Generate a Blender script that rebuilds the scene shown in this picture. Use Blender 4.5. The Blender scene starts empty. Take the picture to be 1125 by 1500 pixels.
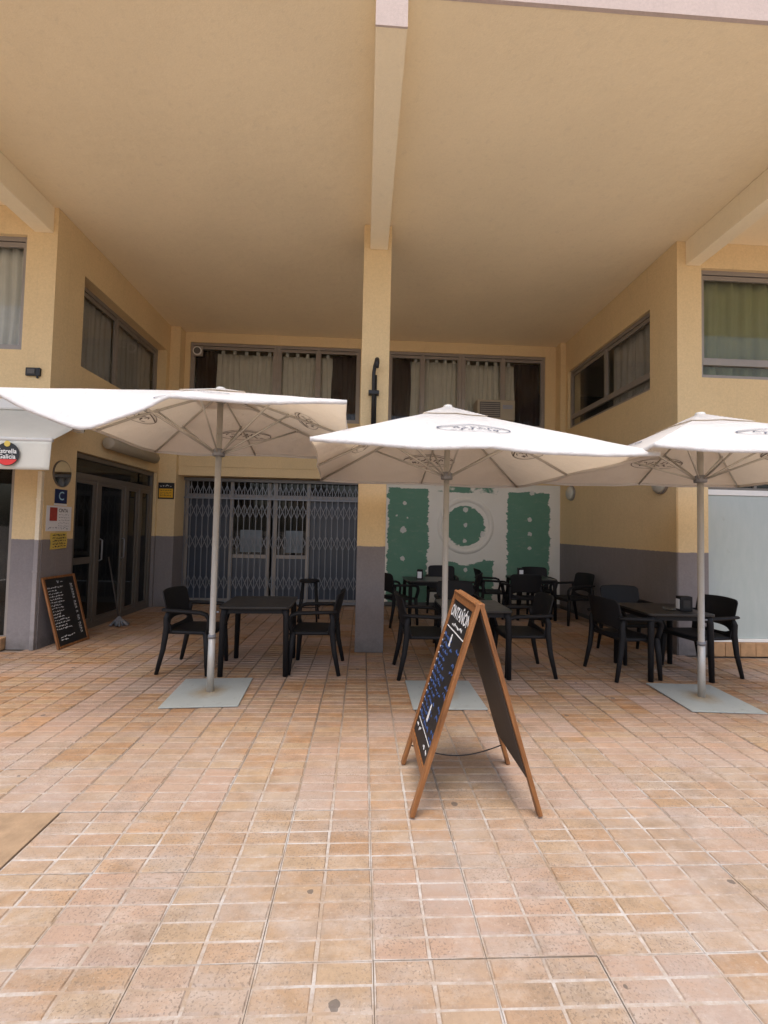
import bpy, math, random
from mathutils import Matrix, Vector
R = math.radians
rnd = random.Random(7)
scene = bpy.context.scene
col = scene.collection

# ------------------------------------------------------------------ camera
YAW, PITCH, ROLL, FPX, CAM_H = .0461, .0391, .0218, 647.93, 1.5
fwd = Vector((math.sin(YAW)*math.cos(PITCH), math.cos(YAW)*math.cos(PITCH), math.sin(PITCH)))
r0 = Vector((math.cos(YAW), -math.sin(YAW), 0)); u0 = r0.cross(fwd)
rt = r0*math.cos(ROLL) + u0*math.sin(ROLL); up = -r0*math.sin(ROLL) + u0*math.cos(ROLL)
cd = bpy.data.cameras.new('camera'); cam = bpy.data.objects.new('camera', cd); col.objects.link(cam)
cd.sensor_fit = 'HORIZONTAL'; cd.sensor_width = 36; cd.lens = 36*FPX/1125; cd.clip_start = .05; cd.clip_end = 500
m = Matrix((rt, up, -fwd)).transposed().to_4x4(); m.translation = (0, 0, CAM_H); cam.matrix_world = m
scene.camera = cam

# ------------------------------------------------------------------ sky, sun, exposure
SUN_EL, SUN_AZ, SUN_POW, SKY, EXPO = 69, 190, 1.05, .12, 1.2
w = bpy.data.worlds.new('World'); scene.world = w; w.use_nodes = True
wn = w.node_tree; bg = wn.nodes['Background']
sky = wn.nodes.new('ShaderNodeTexSky'); sky.sky_type = 'NISHITA'; sky.sun_disc = False
sky.sun_elevation = R(SUN_EL); sky.sun_rotation = R(SUN_AZ); sky.air_density = 1.0; sky.dust_density = 4.0; sky.ozone_density = .6
wn.links.new(sky.outputs[0], bg.inputs[0]); bg.inputs[1].default_value = SKY
sd = bpy.data.lights.new('sun', 'SUN'); sd.energy = SUN_POW; sd.angle = R(32); sd.color = (1, .96, .9)
so = bpy.data.objects.new('sun', sd); col.objects.link(so)
sdir = Vector((math.sin(R(SUN_AZ))*math.cos(R(SUN_EL)), math.cos(R(SUN_AZ))*math.cos(R(SUN_EL)), math.sin(R(SUN_EL))))
so.rotation_euler = sdir.to_track_quat('Z', 'Y').to_euler(); so.location = sdir*30
vs = scene.view_settings; vs.view_transform = 'Standard'; vs.look = 'None'; vs.exposure = EXPO; vs.gamma = 1
scene.cycles.max_bounces = 10; scene.cycles.diffuse_bounces = 6; scene.cycles.transparent_max_bounces = 12

# ------------------------------------------------------------------ materials
class N:
    def __init__(s, name):
        s.m = bpy.data.materials.new(name); s.m.use_nodes = True; s.t = s.m.node_tree
        s.b = s.t.nodes['Principled BSDF']; s.out = s.t.nodes['Material Output']
    def new(s, ty, **k):
        n = s.t.nodes.new(ty)
        for a, v in k.items(): setattr(n, a, v)
        return n
    def link(s, a, b): s.t.links.new(a, b)
    def set(s, inp, v):
        if hasattr(v, 'is_output'): s.link(v, inp)
        else: inp.default_value = v
    def pos(s): return s.new('ShaderNodeNewGeometry').outputs['Position']
    def obj(s): return s.new('ShaderNodeTexCoord').outputs['Object']
    def noise(s, vec, scale, detail=4, rough=.55, col=False):
        n = s.new('ShaderNodeTexNoise'); s.link(vec, n.inputs['Vector'])
        n.inputs['Scale'].default_value = scale; n.inputs['Detail'].default_value = detail; n.inputs['Roughness'].default_value = rough
        return n.outputs['Color' if col else 'Fac']
    def ramp(s, fac, stops):
        n = s.new('ShaderNodeValToRGB'); s.link(fac, n.inputs[0]); e = n.color_ramp.elements
        while len(e) < len(stops): e.new(.5)
        for el, (p, c) in zip(e, stops):
            el.position = p; el.color = c if len(c) == 4 else (*c, 1)
        return n.outputs[0]
    def step(s, fac, a, b): return s.ramp(fac, [(a, (0, 0, 0)), (b, (1, 1, 1))])
    def mix(s, fac, a, b, mode='MIX'):
        n = s.new('ShaderNodeMix', data_type='RGBA', blend_type=mode)
        s.set(n.inputs[0], fac)
        for i, v in ((6, a), (7, b)):
            if hasattr(v, 'is_output'): s.link(v, n.inputs[i])
            else: n.inputs[i].default_value = (*v[:3], 1)
        return n.outputs[2]
    def math(s, op, a, b=0., c=0.):
        n = s.new('ShaderNodeMath', operation=op)
        for i, v in enumerate((a, b, c)): s.set(n.inputs[i], v)
        return n.outputs[0]
    def sep(s, v):
        n = s.new('ShaderNodeSeparateXYZ'); s.link(v, n.inputs[0]); return n.outputs
    def comb(s, x, y, z):
        n = s.new('ShaderNodeCombineXYZ')
        for i, v in enumerate((x, y, z)): s.set(n.inputs[i], v)
        return n.outputs[0]
    def bump(s, h, strength=.2, dist=.01):
        n = s.new('ShaderNodeBump'); s.link(h, n.inputs['Height']); n.inputs['Strength'].default_value = strength
        n.inputs['Distance'].default_value = dist; s.link(n.outputs[0], s.b.inputs['Normal'])
    def done(s, color=None, rough=.6, metal=0., spec=.5):
        if color is not None: s.set(s.b.inputs['Base Color'], color if hasattr(color, 'is_output') else (*color, 1))
        s.set(s.b.inputs['Roughness'], rough); s.b.inputs['Metallic'].default_value = metal
        s.b.inputs['Specular IOR Level'].default_value = spec
        return s.m

def simple(name, c, rough=.6, metal=0., var=.12, scale=6., spec=.5, bump=0., bscale=80.):
    n = N(name); o = n.obj()
    f = n.noise(o, scale, 5)
    cc = n.mix(f, [x*(1-var) for x in c], [min(1, x*(1+var)) for x in c])
    if bump: n.bump(n.noise(o, bscale, 3), bump, .005)
    rr = n.math('MULTIPLY_ADD', f, .15, rough-.07)
    return n.done(cc, rr, metal, spec)

YEL, GRY = (.72, .545, .305), (.225, .20, .197)
def wall_paint(name, top, low=None, level=1.284, grain=1.):
    n = N(name); p = n.pos()
    big = n.noise(p, .9, 5, .6); fine = n.noise(p, 9, 5, .6)
    c = n.mix(big, [x*.9 for x in top], [min(1, x*1.08) for x in top])
    c = n.mix(n.math('MULTIPLY', n.step(fine, .55, .8), .25), c, [x*.82 for x in top])
    if low:
        z = n.sep(p)[2]
        zz = n.math('ADD', z, n.math('MULTIPLY', n.noise(p, 11, 5, .7), .03))
        lo = n.mix(big, [x*.88 for x in low], [x*1.12 for x in low])
        sc = n.noise(n.comb(n.math('MULTIPLY', n.sep(p)[0], 3.), n.math('MULTIPLY', n.sep(p)[1], 3.), n.math('MULTIPLY', z, .8)), 3, 6, .7)
        lo = n.mix(n.math('MULTIPLY', n.step(sc, .52, .75), .35), lo, (.30, .275, .26))
        dirt = n.math('MULTIPLY', n.step(n.math('ADD', n.math('MULTIPLY', z, -2.4), n.math('MULTIPLY', fine, 1.2)), .1, .75), .75)
        lo = n.mix(dirt, lo, (.13, .115, .105))
        f = n.step(n.math('SUBTRACT', zz, level-.485), .502, .508)
        c = n.mix(f, lo, c)
    px, py, pz = n.sep(p)
    drip = n.noise(n.comb(n.math('MULTIPLY', px, 7.), n.math('MULTIPLY', py, 7.), n.math('MULTIPLY', pz, .7)), 1.6, 7, .7)
    c = n.mix(n.math('MULTIPLY', n.step(drip, .55, .75), .22), c, n.mix(.5, c, (.20, .165, .13)))
    spk = n.noise(p, 45, 5, .75)
    c = n.mix(1., c, n.ramp(spk, [(.3, [1-.11*grain]*3), (.7, [1+.06*grain]*3)]), 'MULTIPLY')
    n.bump(n.math('ADD', n.noise(p, 110, 4, .65), n.math('MULTIPLY', n.noise(p, 6, 4), 3.)), .4, .005)
    return n.done(c, .85, 0, .25)
MAT = {}
MAT['wall'] = wall_paint('stucco_yellow_over_grey', YEL, GRY)
MAT['duct'] = wall_paint('duct_paint', (.80, .70, .52), (.29, .26, .255))
MAT['ceil'] = wall_paint('ceiling_paint', (.87, .735, .505), grain=.35)
MAT['beam'] = wall_paint('beam_paint', (.86, .745, .53), grain=.35)
MAT['pink'] = wall_paint('fascia_paint', (.52, .425, .385))
MAT['alu'] = simple('window_aluminium', (.30, .265, .235), .45, .3, .15, 9)
MAT['bronze'] = simple('door_aluminium', (.16, .14, .12), .42, .4, .15, 9)
MAT['steel'] = simple('galvanised_steel', (.21, .215, .23), .45, .3, .12, 20)
MAT['black'] = simple('black_resin', (.0125, .012, .013), .58, 0, .2, 14, .22, .1, 260)
MAT['tabletop'] = simple('table_laminate', (.022, .020, .019), .33, 0, .12, 9, .4)
MAT['iron'] = simple('black_iron', (.02, .019, .02), .45, .3, .2, 30)
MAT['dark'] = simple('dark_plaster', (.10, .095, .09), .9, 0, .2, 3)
MAT['white'] = simple('white_plastic', (.72, .71, .68), .45, 0, .06, 10)
MAT['paper'] = simple('paper', (.72, .72, .74), .8, 0, .05, 12)
MAT['greynotice'] = simple('pale_grey_paper', (.20, .23, .25), .8, 0, .3, 9)
MAT['yellowpaper'] = simple('yellow_paper', (.62, .46, .10), .8, 0, .12, 20)
MAT['ink'] = simple('dark_ink', (.03, .03, .035), .7)
MAT['greyink'] = simple('grey_ink', (.28, .29, .33), .7)
MAT['redprint'] = simple('red_print', (.35, .05, .04), .6, 0, .4, 40)
MAT['blueplaque'] = simple('navy_enamel', (.010, .022, .09), .3)
MAT['bluewhite'] = simple('pale_blue_print', (.40, .62, .74), .5)
MAT['black_print'] = simple('black_print', (.012, .012, .013), .5)
MAT['yellow_print'] = simple('yellow_print', (.70, .38, .02), .5)
MAT['red_logo'] = simple('red_logo_print', (.62, .03, .025), .5)
MAT['chalk'] = simple('white_chalk', (.62, .62, .62), .9, 0, .25, 60)
MAT['bluechalk'] = simple('blue_chalk', (.035, .075, .22), .9, 0, .6, 40)
MAT['slate'] = simple('blackboard', (.012, .011, .0115), .55, 0, .5, 5)
MAT['hardboard'] = simple('brown_hardboard', (.060, .047, .040), .6, 0, .15, 4)
MAT['terracotta'] = simple('terracotta_tile', (.40, .235, .12), .7, 0, .4, 14, .3, .3, 60)
MAT['concrete'] = simple('smooth_concrete', (.29, .20, .125), .85, 0, .4, 14, .3, .4, 60)
MAT['mirror'] = simple('mirror_glass', (.62, .62, .6), .03, 1, .01)
MAT['rolled'] = simple('beige_housing', (.36, .31, .23), .55, 0, .15, 5)
MAT['lamp'] = simple('opal_lamp_glass', (.52, .50, .42), .35, 0, .05)
MAT['greyfab'] = simple('mop_cotton', (.20, .20, .21), .95, 0, .4, 40)
MAT['bluepanel'] = simple('frosted_blue_panel', (.048, .058, .078), .3, 0, .3, 3)

def wood():
    n = N('varnished_pine'); o = n.obj(); x, y, z = n.sep(o)
    v = n.comb(n.math('MULTIPLY', x, 22.), n.math('MULTIPLY', y, 22.), n.math('MULTIPLY', z, 1.6))
    g = n.noise(v, 2.2, 6, .65)
    c = n.ramp(g, [(.28, (.09, .033, .011)), (.5, (.22, .088, .028)), (.75, (.34, .15, .052))])
    k = n.step(n.noise(o, 7, 2), .68, .76)
    c = n.mix(n.math('MULTIPLY', k, .6), c, (.10, .035, .012))
    n.bump(g, .15, .003)
    return n.done(c, .42)
MAT['wood'] = wood()

def glass(name, tint=(.75, .78, .78), rough=.02, dirt=.05):
    n = N(name); n.t.nodes.remove(n.b)
    tr = n.new('ShaderNodeBsdfTransparent'); tr.inputs[0].default_value = (*tint, 1)
    gl = n.new('ShaderNodeBsdfGlossy'); gl.inputs['Roughness'].default_value = rough
    df = n.new('ShaderNodeBsdfDiffuse'); df.inputs[0].default_value = (.4, .4, .38, 1)
    fr = n.new('ShaderNodeFresnel'); fr.inputs[0].default_value = 1.45
    bf = n.new('ShaderNodeNewGeometry').outputs['Backfacing']
    a = n.new('ShaderNodeMixShader'); n.link(n.math('MULTIPLY', fr.outputs[0], n.math('SUBTRACT', 1., bf)), a.inputs[0]); n.link(tr.outputs[0], a.inputs[1]); n.link(gl.outputs[0], a.inputs[2])
    b = n.new('ShaderNodeMixShader'); n.link(n.math('MULTIPLY', n.step(n.noise(n.pos(), 2.5, 6), .35, .8), dirt*2), b.inputs[0])
    n.link(a.outputs[0], b.inputs[1]); n.link(df.outputs[0], b.inputs[2]); n.link(b.outputs[0], n.out.inputs[0])
    return n.m
MAT['glass'] = glass('window_glass', (.93, .94, .93), .02, .03); MAT['darkglass'] = glass('door_glass', (.45, .46, .46), .03, .03)
MAT['clear'] = glass('ashtray_glass', (.9, .92, .92), .02, 0)

def cloth(name, c, trans=.35, scale=5, weave=.15):
    n = N(name); n.t.nodes.remove(n.b); o = n.obj()
    f = n.noise(o, scale, 5)
    cc = n.mix(f, [x*.9 for x in c], [min(1, x*1.06) for x in c])
    d = n.new('ShaderNodeBsdfDiffuse'); t = n.new('ShaderNodeBsdfTranslucent'); n.link(cc, d.inputs[0])
    n.link(n.mix(1., cc, (1, .80, .56), 'MULTIPLY'), t.inputs[0])
    b = n.new('ShaderNodeBump'); b.inputs['Strength'].default_value = weave; b.inputs['Distance'].default_value = .010
    n.link(n.math('ADD', n.noise(o, 30, 4), n.math('MULTIPLY', n.noise(o, 4.5, 5, .6), 5.)), b.inputs['Height']); n.link(b.outputs[0], d.inputs['Normal'])
    mx = n.new('ShaderNodeMixShader'); mx.inputs[0].default_value = trans
    n.link(d.outputs[0], mx.inputs[1]); n.link(t.outputs[0], mx.inputs[2]); n.link(mx.outputs[0], n.out.inputs[0])
    return n.m
MAT['canopy'] = cloth('parasol_cloth', (.76, .77, .785), .36, 3, .7)
MAT['awning'] = cloth('awning_cloth', (.70, .69, .62), .15, 4)
MAT['beige'] = cloth('beige_curtain', (.74, .72, .65), .25, 8)
MAT['grey'] = cloth('grey_curtain', (.42, .39, .36), .2, 8)
MAT['maroon'] = cloth('maroon_curtain', (.042, .026, .026), .1, 8)
MAT['green'] = cloth('green_curtain', (.29, .30, .16), .2, 8)
MAT['pink_val'] = cloth('rose_valance', (.20, .12, .12), .2, 8)
MAT['print'] = simple('brown_print', (.17, .14, .125), .8, 0, .3, 20)
MAT['printtop'] = simple('slate_print', (.10, .115, .16), .8, 0, .3, 20)

def plate_mat():
    n = N('painted_base_plate'); o = n.obj(); x, y, z = n.sep(o)
    r = n.math('SQRT', n.math('ADD', n.math('MULTIPLY', x, x), n.math('MULTIPLY', y, y)))
    rr = n.math('ADD', r, n.math('MULTIPLY', n.noise(o, 9, 4), .14))
    rust = n.math('SUBTRACT', 1., n.step(rr, .12, .26))
    c = n.mix(n.noise(o, 5, 5), (.30, .325, .31), (.40, .42, .40))
    c = n.mix(n.math('MULTIPLY', rust, .7), c, (.30, .21, .10))
    c = n.mix(n.math('MULTIPLY', n.step(n.noise(o, 22, 3), .62, .72), .4), c, (.2, .19, .16))
    return n.done(c, .55, .1)
MAT['plate'] = plate_mat()
def pole_mat():
    n = N('parasol_pole_metal'); p = n.pos(); z = n.sep(p)[2]
    c = n.mix(n.noise(p, 8, 5), (.43, .41, .37), (.56, .54, .50))
    c = n.mix(n.math('MULTIPLY', n.step(n.noise(p, 25, 3), .62, .74), .5), c, (.30, .25, .18))
    return n.done(c, .42, .35)
MAT['pole'] = pole_mat()

X0, Y0, PX, PY = .07, 1.602, .2, .0828      # pads: two across and five deep on each slab
def pad_mat():
    n = N('paving_pad'); p = n.pos(); x, y, z = n.sep(p)
    cx = n.math('FLOOR', n.math('DIVIDE', n.math('SUBTRACT', x, X0), PX)); cy = n.math('FLOOR', n.math('DIVIDE', n.math('SUBTRACT', y, Y0), PY))
    wn_ = n.new('ShaderNodeTexWhiteNoise', noise_dimensions='2D'); n.link(n.comb(cx, cy, 0), wn_.inputs['Vector'])
    sx = n.math('FLOOR', n.math('DIVIDE', cx, 2.)); sy = n.math('FLOOR', n.math('DIVIDE', cy, 5.))
    wb = n.new('ShaderNodeTexWhiteNoise', noise_dimensions='2D'); n.link(n.comb(sx, sy, 0), wb.inputs['Vector'])
    f = n.math('ADD', n.math('MULTIPLY', wn_.outputs[0], .6), n.math('MULTIPLY', wb.outputs[0], .4))
    c = n.ramp(f, [(.15, (.29, .145, .060)), (.35, (.315, .18, .088)), (.5, (.335, .22, .125)), (.65, (.30, .185, .12)), (.85, (.375, .20, .09))])
    mott = n.noise(p, 13, 9, .8)
    c = n.mix(1., c, n.ramp(mott, [(.32, (.62, .60, .58)), (.5, (1, 1, 1)), (.68, (1.24, 1.26, 1.28))]), 'MULTIPLY')
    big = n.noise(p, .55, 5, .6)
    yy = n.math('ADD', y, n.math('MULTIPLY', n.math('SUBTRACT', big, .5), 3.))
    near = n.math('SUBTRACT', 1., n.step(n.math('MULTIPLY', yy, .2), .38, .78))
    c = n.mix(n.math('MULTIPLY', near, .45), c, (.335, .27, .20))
    c = n.mix(n.math('MULTIPLY', n.step(wb.outputs[0], .55, .75), .5), c, (.34, .245, .205))
    st = n.comb(n.math('MULTIPLY', x, 1.), n.math('MULTIPLY', y, 1.8), 0.)
    film = n.step(n.noise(st, 1.5, 9, .74), .46, .60)
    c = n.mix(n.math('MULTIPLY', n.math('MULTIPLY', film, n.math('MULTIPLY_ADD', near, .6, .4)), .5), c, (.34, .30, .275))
    effl = n.step(n.noise(st, 4.2, 9, .8), .49, .63)
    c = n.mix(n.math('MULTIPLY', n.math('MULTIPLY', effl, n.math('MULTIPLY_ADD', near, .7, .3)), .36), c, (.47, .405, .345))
    mid = n.math('MAXIMUM', n.step(n.noise(p, 2.1, 8, .75), .52, .68), n.math('MULTIPLY', n.step(n.noise(p, .8, 7, .7), .53, .66), .6))
    c = n.mix(n.math('MULTIPLY', mid, .62), c, (.19, .135, .09))
    pit = n.math('MULTIPLY', n.step(n.noise(p, 105, 2, .6), .56, .62), n.step(n.noise(p, 1.7, 5), .40, .56))
    c = n.mix(n.math('MULTIPLY', pit, .62), c, (.16, .12, .09))
    lite = n.step(n.noise(n.comb(n.math('ADD', x, 7.), y, 0.), 60, 4, .75), .60, .68)
    c = n.mix(n.math('MULTIPLY', lite, .35), c, (.54, .47, .39))
    vo = n.new('ShaderNodeTexVoronoi', voronoi_dimensions='2D'); n.link(p, vo.inputs['Vector']); vo.inputs['Scale'].default_value = 1.7
    rad = n.math('MULTIPLY_ADD', n.sep(vo.outputs['Color'])[0], .050, -.014)
    gd = n.math('SUBTRACT', n.math('ADD', vo.outputs['Distance'], n.math('MULTIPLY', n.math('SUBTRACT', n.noise(p, 55, 2), .5), .02)), rad)
    gum = n.math('LESS_THAN', gd, 0.)
    c = n.mix(n.math('MULTIPLY', gum, .75), c, (.085, .072, .064))
    n.bump(n.math('ADD', n.noise(p, 70, 6, .7), n.math('MULTIPLY', n.noise(p, 9, 3), 1.2)), .45, .004)
    return n.done(c, n.math('MULTIPLY_ADD', big, .25, .55), 0, .35)
def groove_mat():
    n = N('paving_groove'); p = n.pos(); x, y, z = n.sep(p)
    f = n.noise(p, 1.3, 6, .7); fn = n.noise(p, 34, 5, .75)
    tan = n.mix(fn, (.24, .175, .12), (.38, .29, .215))
    wht = n.mix(n.step(fn, .3, .7), (.35, .32, .295), (.50, .475, .455))
    far = n.step(n.math('ADD', n.math('MULTIPLY', y, .2), n.math('MULTIPLY', f, .5)), .72, 1.0)
    c = n.mix(n.step(n.noise(n.comb(x, n.math('MULTIPLY', y, 1.6), 0.), 1.9, 8, .78), .41, .60), tan, wht)
    c = n.mix(far, c, n.mix(fn, (.15, .11, .08), (.30, .225, .165)))
    c = n.mix(n.math('MULTIPLY', n.step(n.noise(p, 1.9, 5), .56, .72), .6), c, (.20, .17, .15))
    n.bump(fn, .5, .003)
    return n.done(c, .9, 0, .2)
MAT['pad'] = pad_mat(); MAT['groove'] = groove_mat()
MAT['earth'] = simple('dark_joint_mortar', (.25, .195, .15), .95, 0, .3, 12)
MAT['ground'] = simple('far_paving', (.46, .38, .30), .85, 0, .12, 3)

def drywall():
    n = N('patched_plasterboard'); p = n.pos(); x, y, z = n.sep(p)
    sp = n.comb(n.math('MULTIPLY', x, .6), y, n.math('MULTIPLY', z, 1.8))
    ws = n.sep(n.noise(sp, 3.2, 9, .78, True))
    wx = n.math('ADD', x, n.math('MULTIPLY', n.math('SUBTRACT', ws[0], .5), .34)); wz = n.math('ADD', z, n.math('MULTIPLY', n.math('SUBTRACT', ws[1], .5), .22))
    w2 = n.sep(n.noise(p, 22, 4, .7, True))
    dxx = n.math('ADD', x, n.math('MULTIPLY', n.math('SUBTRACT', w2[0], .5), .07)); dzz = n.math('ADD', z, n.math('MULTIPLY', n.math('SUBTRACT', w2[1], .5), .07))
    def box(x0, x1, z0, z1):
        a = n.math('MULTIPLY', n.math('GREATER_THAN', wx, x0), n.math('LESS_THAN', wx, x1))
        b = n.math('MULTIPLY', n.math('GREATER_THAN', wz, z0), n.math('LESS_THAN', wz, z1)); return n.math('MULTIPLY', a, b)
    def disc(cx, cz, r, warp=True):
        a = n.math('SUBTRACT', wx if warp else dxx, cx); b = n.math('SUBTRACT', wz if warp else dzz, cz)
        return n.math('LESS_THAN', n.math('ADD', n.math('MULTIPLY', a, a), n.math('MULTIPLY', b, b)), r*r)
    g = box(.49, 1.29, -.1, 2.33)
    for q in (box(2.90, 3.76, .45, 2.31), disc(2.04, 1.60, .40), n.math('MULTIPLY', box(1.45, 2.68, 2.27, 2.42), n.step(n.noise(p, 4, 3), .4, .5)),
              n.math('MULTIPLY', box(1.62, 2.62, -.1, .93), n.math('SUBTRACT', 1., disc(2.05, 1.61, .78)))):
        g = n.math('MAXIMUM', g, q)
    dots = None
    for cx, cz, r in ((.82, 2.03, .045), (.80, 1.50, .075), (.79, .93, .055), (.66, 1.78, .025), (.88, 1.74, .02), (3.36, 1.76, .05), (3.36, 1.47, .05), (3.36, 1.18, .045),
                      (2.05, 1.93, .06), (2.05, 1.62, .05), (2.04, 1.30, .05), (2.40, 1.45, .06), (2.06, .72, .05), (3.40, 2.3, .06)):
        d = disc(cx, cz, r*.85, False); dots = d if dots is None else n.math('MAXIMUM', dots, d)
    fz = n.noise(p, 3, 6, .7)
    green = n.mix(fz, (.095, .21, .14), (.14, .27, .19))
    green = n.mix(n.math('MULTIPLY', n.step(n.noise(sp, 7, 8, .8), .54, .72), .40), green, (.30, .34, .27))
    cream = n.mix(fz, (.66, .62, .52), (.76, .73, .65))
    c = n.mix(g, cream, green); c = n.mix(n.math('MULTIPLY', dots, .9), c, (.60, .58, .52))
    n.bump(n.math('ADD', n.noise(p, 25, 5), g), .25, .004)
    return n.done(c, .8, 0, .3)
MAT['drywall'] = drywall()
def pale_panel():
    n = N('pale_painted_shutter'); p = n.pos(); x, y, z = n.sep(p)
    st = n.noise(n.comb(n.math('MULTIPLY', x, 6.), y, n.math('MULTIPLY', z, 1.6)), 2.2, 6, .65)
    c = n.mix(st, (.33, .385, .37), (.44, .48, .46))
    c = n.mix(n.math('MULTIPLY', n.step(n.noise(p, 2.1, 6, .7), .56, .72), .55), c, (.36, .40, .42))
    c = n.mix(n.math('MULTIPLY', n.step(n.noise(p, 5.5, 4), .66, .74), .5), c, (.30, .31, .28))
    return n.done(c, .5)
MAT['pale'] = pale_panel()
def emis():
    n = N('lit_bulb'); n.b.inputs['Emission Color'].default_value = (1, .97, .9, 1); n.b.inputs['Emission Strength'].default_value = 12
    return n.done((.9, .9, .85), .4)
MAT['bulb'] = emis()

# ------------------------------------------------------------------ mesh helpers
class MB:
    def __init__(s): s.v = []; s.f = []; s.mi = []; s.cur = 0
    def add(s, vs_, fs):
        o = len(s.v); s.v += [tuple(v) for v in vs_]; s.f += [tuple(i+o for i in f) for f in fs]; s.mi += [s.cur]*len(fs); return s
    def box(s, x0, x1, y0, y1, z0, z1):
        return s.add([(x0,y0,z0),(x1,y0,z0),(x1,y1,z0),(x0,y1,z0),(x0,y0,z1),(x1,y0,z1),(x1,y1,z1),(x0,y1,z1)],
                     [(0,3,2,1),(4,5,6,7),(0,1,5,4),(1,2,6,5),(2,3,7,6),(3,0,4,7)])
    def frame(s, x0, x1, z0, z1, y0, y1, wd, bottom=True):
        s.box(x0, x0+wd, y0, y1, z0, z1); s.box(x1-wd, x1, y0, y1, z0, z1); s.box(x0+wd, x1-wd, y0, y1, z1-wd, z1)
        if bottom: s.box(x0+wd, x1-wd, y0, y1, z0, z0+wd)
        return s
    def tube(s, pts, rad, seg=10, flat=None, cap=True):
        pts = [Vector(p) for p in pts]; n = len(pts)
        rad = rad if isinstance(rad, (list, tuple)) else [rad]*n
        rings = []; ref = None
        for i, p in enumerate(pts):
            t = (pts[min(i+1, n-1)]-pts[max(i-1, 0)]).normalized()
            if ref is None: ref = Vector((0, 0, 1)) if abs(t.z) < .8 else Vector((1, 0, 0))
            a = t.cross(ref).normalized(); b = a.cross(t).normalized(); ref = b
            ka, kb = (1, 1) if flat is None else flat
            rings.append([p+a*math.cos(2*math.pi*k/seg)*rad[i]*ka+b*math.sin(2*math.pi*k/seg)*rad[i]*kb for k in range(seg)])
        vs_ = [v for r_ in rings for v in r_]; fs = []
        for i in range(n-1):
            for k in range(seg):
                k2 = (k+1) % seg; fs.append((i*seg+k, i*seg+k2, (i+1)*seg+k2, (i+1)*seg+k))
        if cap: fs += [tuple(reversed(range(seg))), tuple((n-1)*seg+k for k in range(seg))]
        return s.add(vs_, fs)
    def lathe(s, prof, c=(0, 0, 0), seg=24):
        vs_ = []; fs = []
        for r_, z in prof:
            vs_ += [(c[0]+r_*math.cos(2*math.pi*k/seg), c[1]+r_*math.sin(2*math.pi*k/seg), c[2]+z) for k in range(seg)]
        for i in range(len(prof)-1):
            for k in range(seg):
                k2 = (k+1) % seg; fs.append((i*seg+k, i*seg+k2, (i+1)*seg+k2, (i+1)*seg+k))
        fs += [tuple(reversed(range(seg))), tuple((len(prof)-1)*seg+k for k in range(seg))]
        return s.add(vs_, fs)
    def disc(s, cx, cz, rx, rz, y0, y1, seg=36, a0=0., a1=2*math.pi):
        p = [(cx+rx*math.cos(a0+(a1-a0)*k/seg), cz+rz*math.sin(a0+(a1-a0)*k/seg)) for k in range(seg)]
        return s.prism(p, y0, y1)
    def prism(s, p, y0, y1):          # outline in local x,z extruded in y
        n = len(p); vs_ = [(a, y0, b) for a, b in p]+[(a, y1, b) for a, b in p]
        return s.add(vs_, [tuple(range(n)), tuple(reversed(range(n, 2*n)))]+[(k, n+k, n+(k+1) % n, (k+1) % n) for k in range(n)])
    def ribbon(s, pts, wd, y0, y1):   # stroke in local x,z
        for (ax, az), (bx, bz) in zip(pts, pts[1:]):
            d = Vector((bx-ax, bz-az)); L = d.length
            if L < 1e-6: continue
            d /= L; nx, nz = -d.y*wd/2, d.x*wd/2
            s.prism([(ax+nx, az+nz), (ax-nx, az-nz), (bx-nx, bz-nz), (bx+nx, bz+nz)], y0, y1)
        return s
    def grid(s, nu, nv, fn):
        vs_ = [fn(i/nu, j/nv) for j in range(nv+1) for i in range(nu+1)]
        return s.add(vs_, [(j*(nu+1)+i, j*(nu+1)+i+1, (j+1)*(nu+1)+i+1, (j+1)*(nu+1)+i) for j in range(nv) for i in range(nu)])
    def mesh(s, name, mats, smooth=False):
        me = bpy.data.meshes.new(name); me.from_pydata(s.v, [], s.f)
        for mm in (mats if isinstance(mats, (list, tuple)) else [mats]): me.materials.append(MAT[mm])
        if any(s.mi): me.polygons.foreach_set('material_index', s.mi)
        if smooth: me.polygons.foreach_set('use_smooth', [True]*len(me.polygons))
        me.update(); return me
    def build(s, name, mats, parent=None, smooth=False, bevel=0, solid=0, mat=None):
        o = bpy.data.objects.new(name, s.mesh(name, mats, smooth)); col.objects.link(o)
        if parent: o.parent = parent
        if mat is not None: o.matrix_local = mat
        if solid:
            d = o.modifiers.new('solid', 'SOLIDIFY'); d.thickness = solid; d.offset = 0
        if bevel:
            d = o.modifiers.new('bevel', 'BEVEL'); d.width = bevel; d.segments = 2; d.limit_method = 'ANGLE'; d.angle_limit = R(40)
        return o
def tag(o, label, cat, group=None, kind=None):
    if label: o['label'] = label
    if cat: o['category'] = cat
    if group: o['group'] = group
    if kind: o['kind'] = kind
    return o
def thing(name, label, cat, loc=(0, 0, 0), rz=0, group=None):
    o = bpy.data.objects.new(name, None); col.objects.link(o); o.empty_display_size = .1
    o.location = loc; o.rotation_euler = (0, 0, rz); return tag(o, label, cat, group)
def copy_tree(o, parent=None):
    c = o.copy(); col.objects.link(c); c.parent = parent
    for ch in list(o.children): copy_tree(ch, c)
    return c
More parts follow.
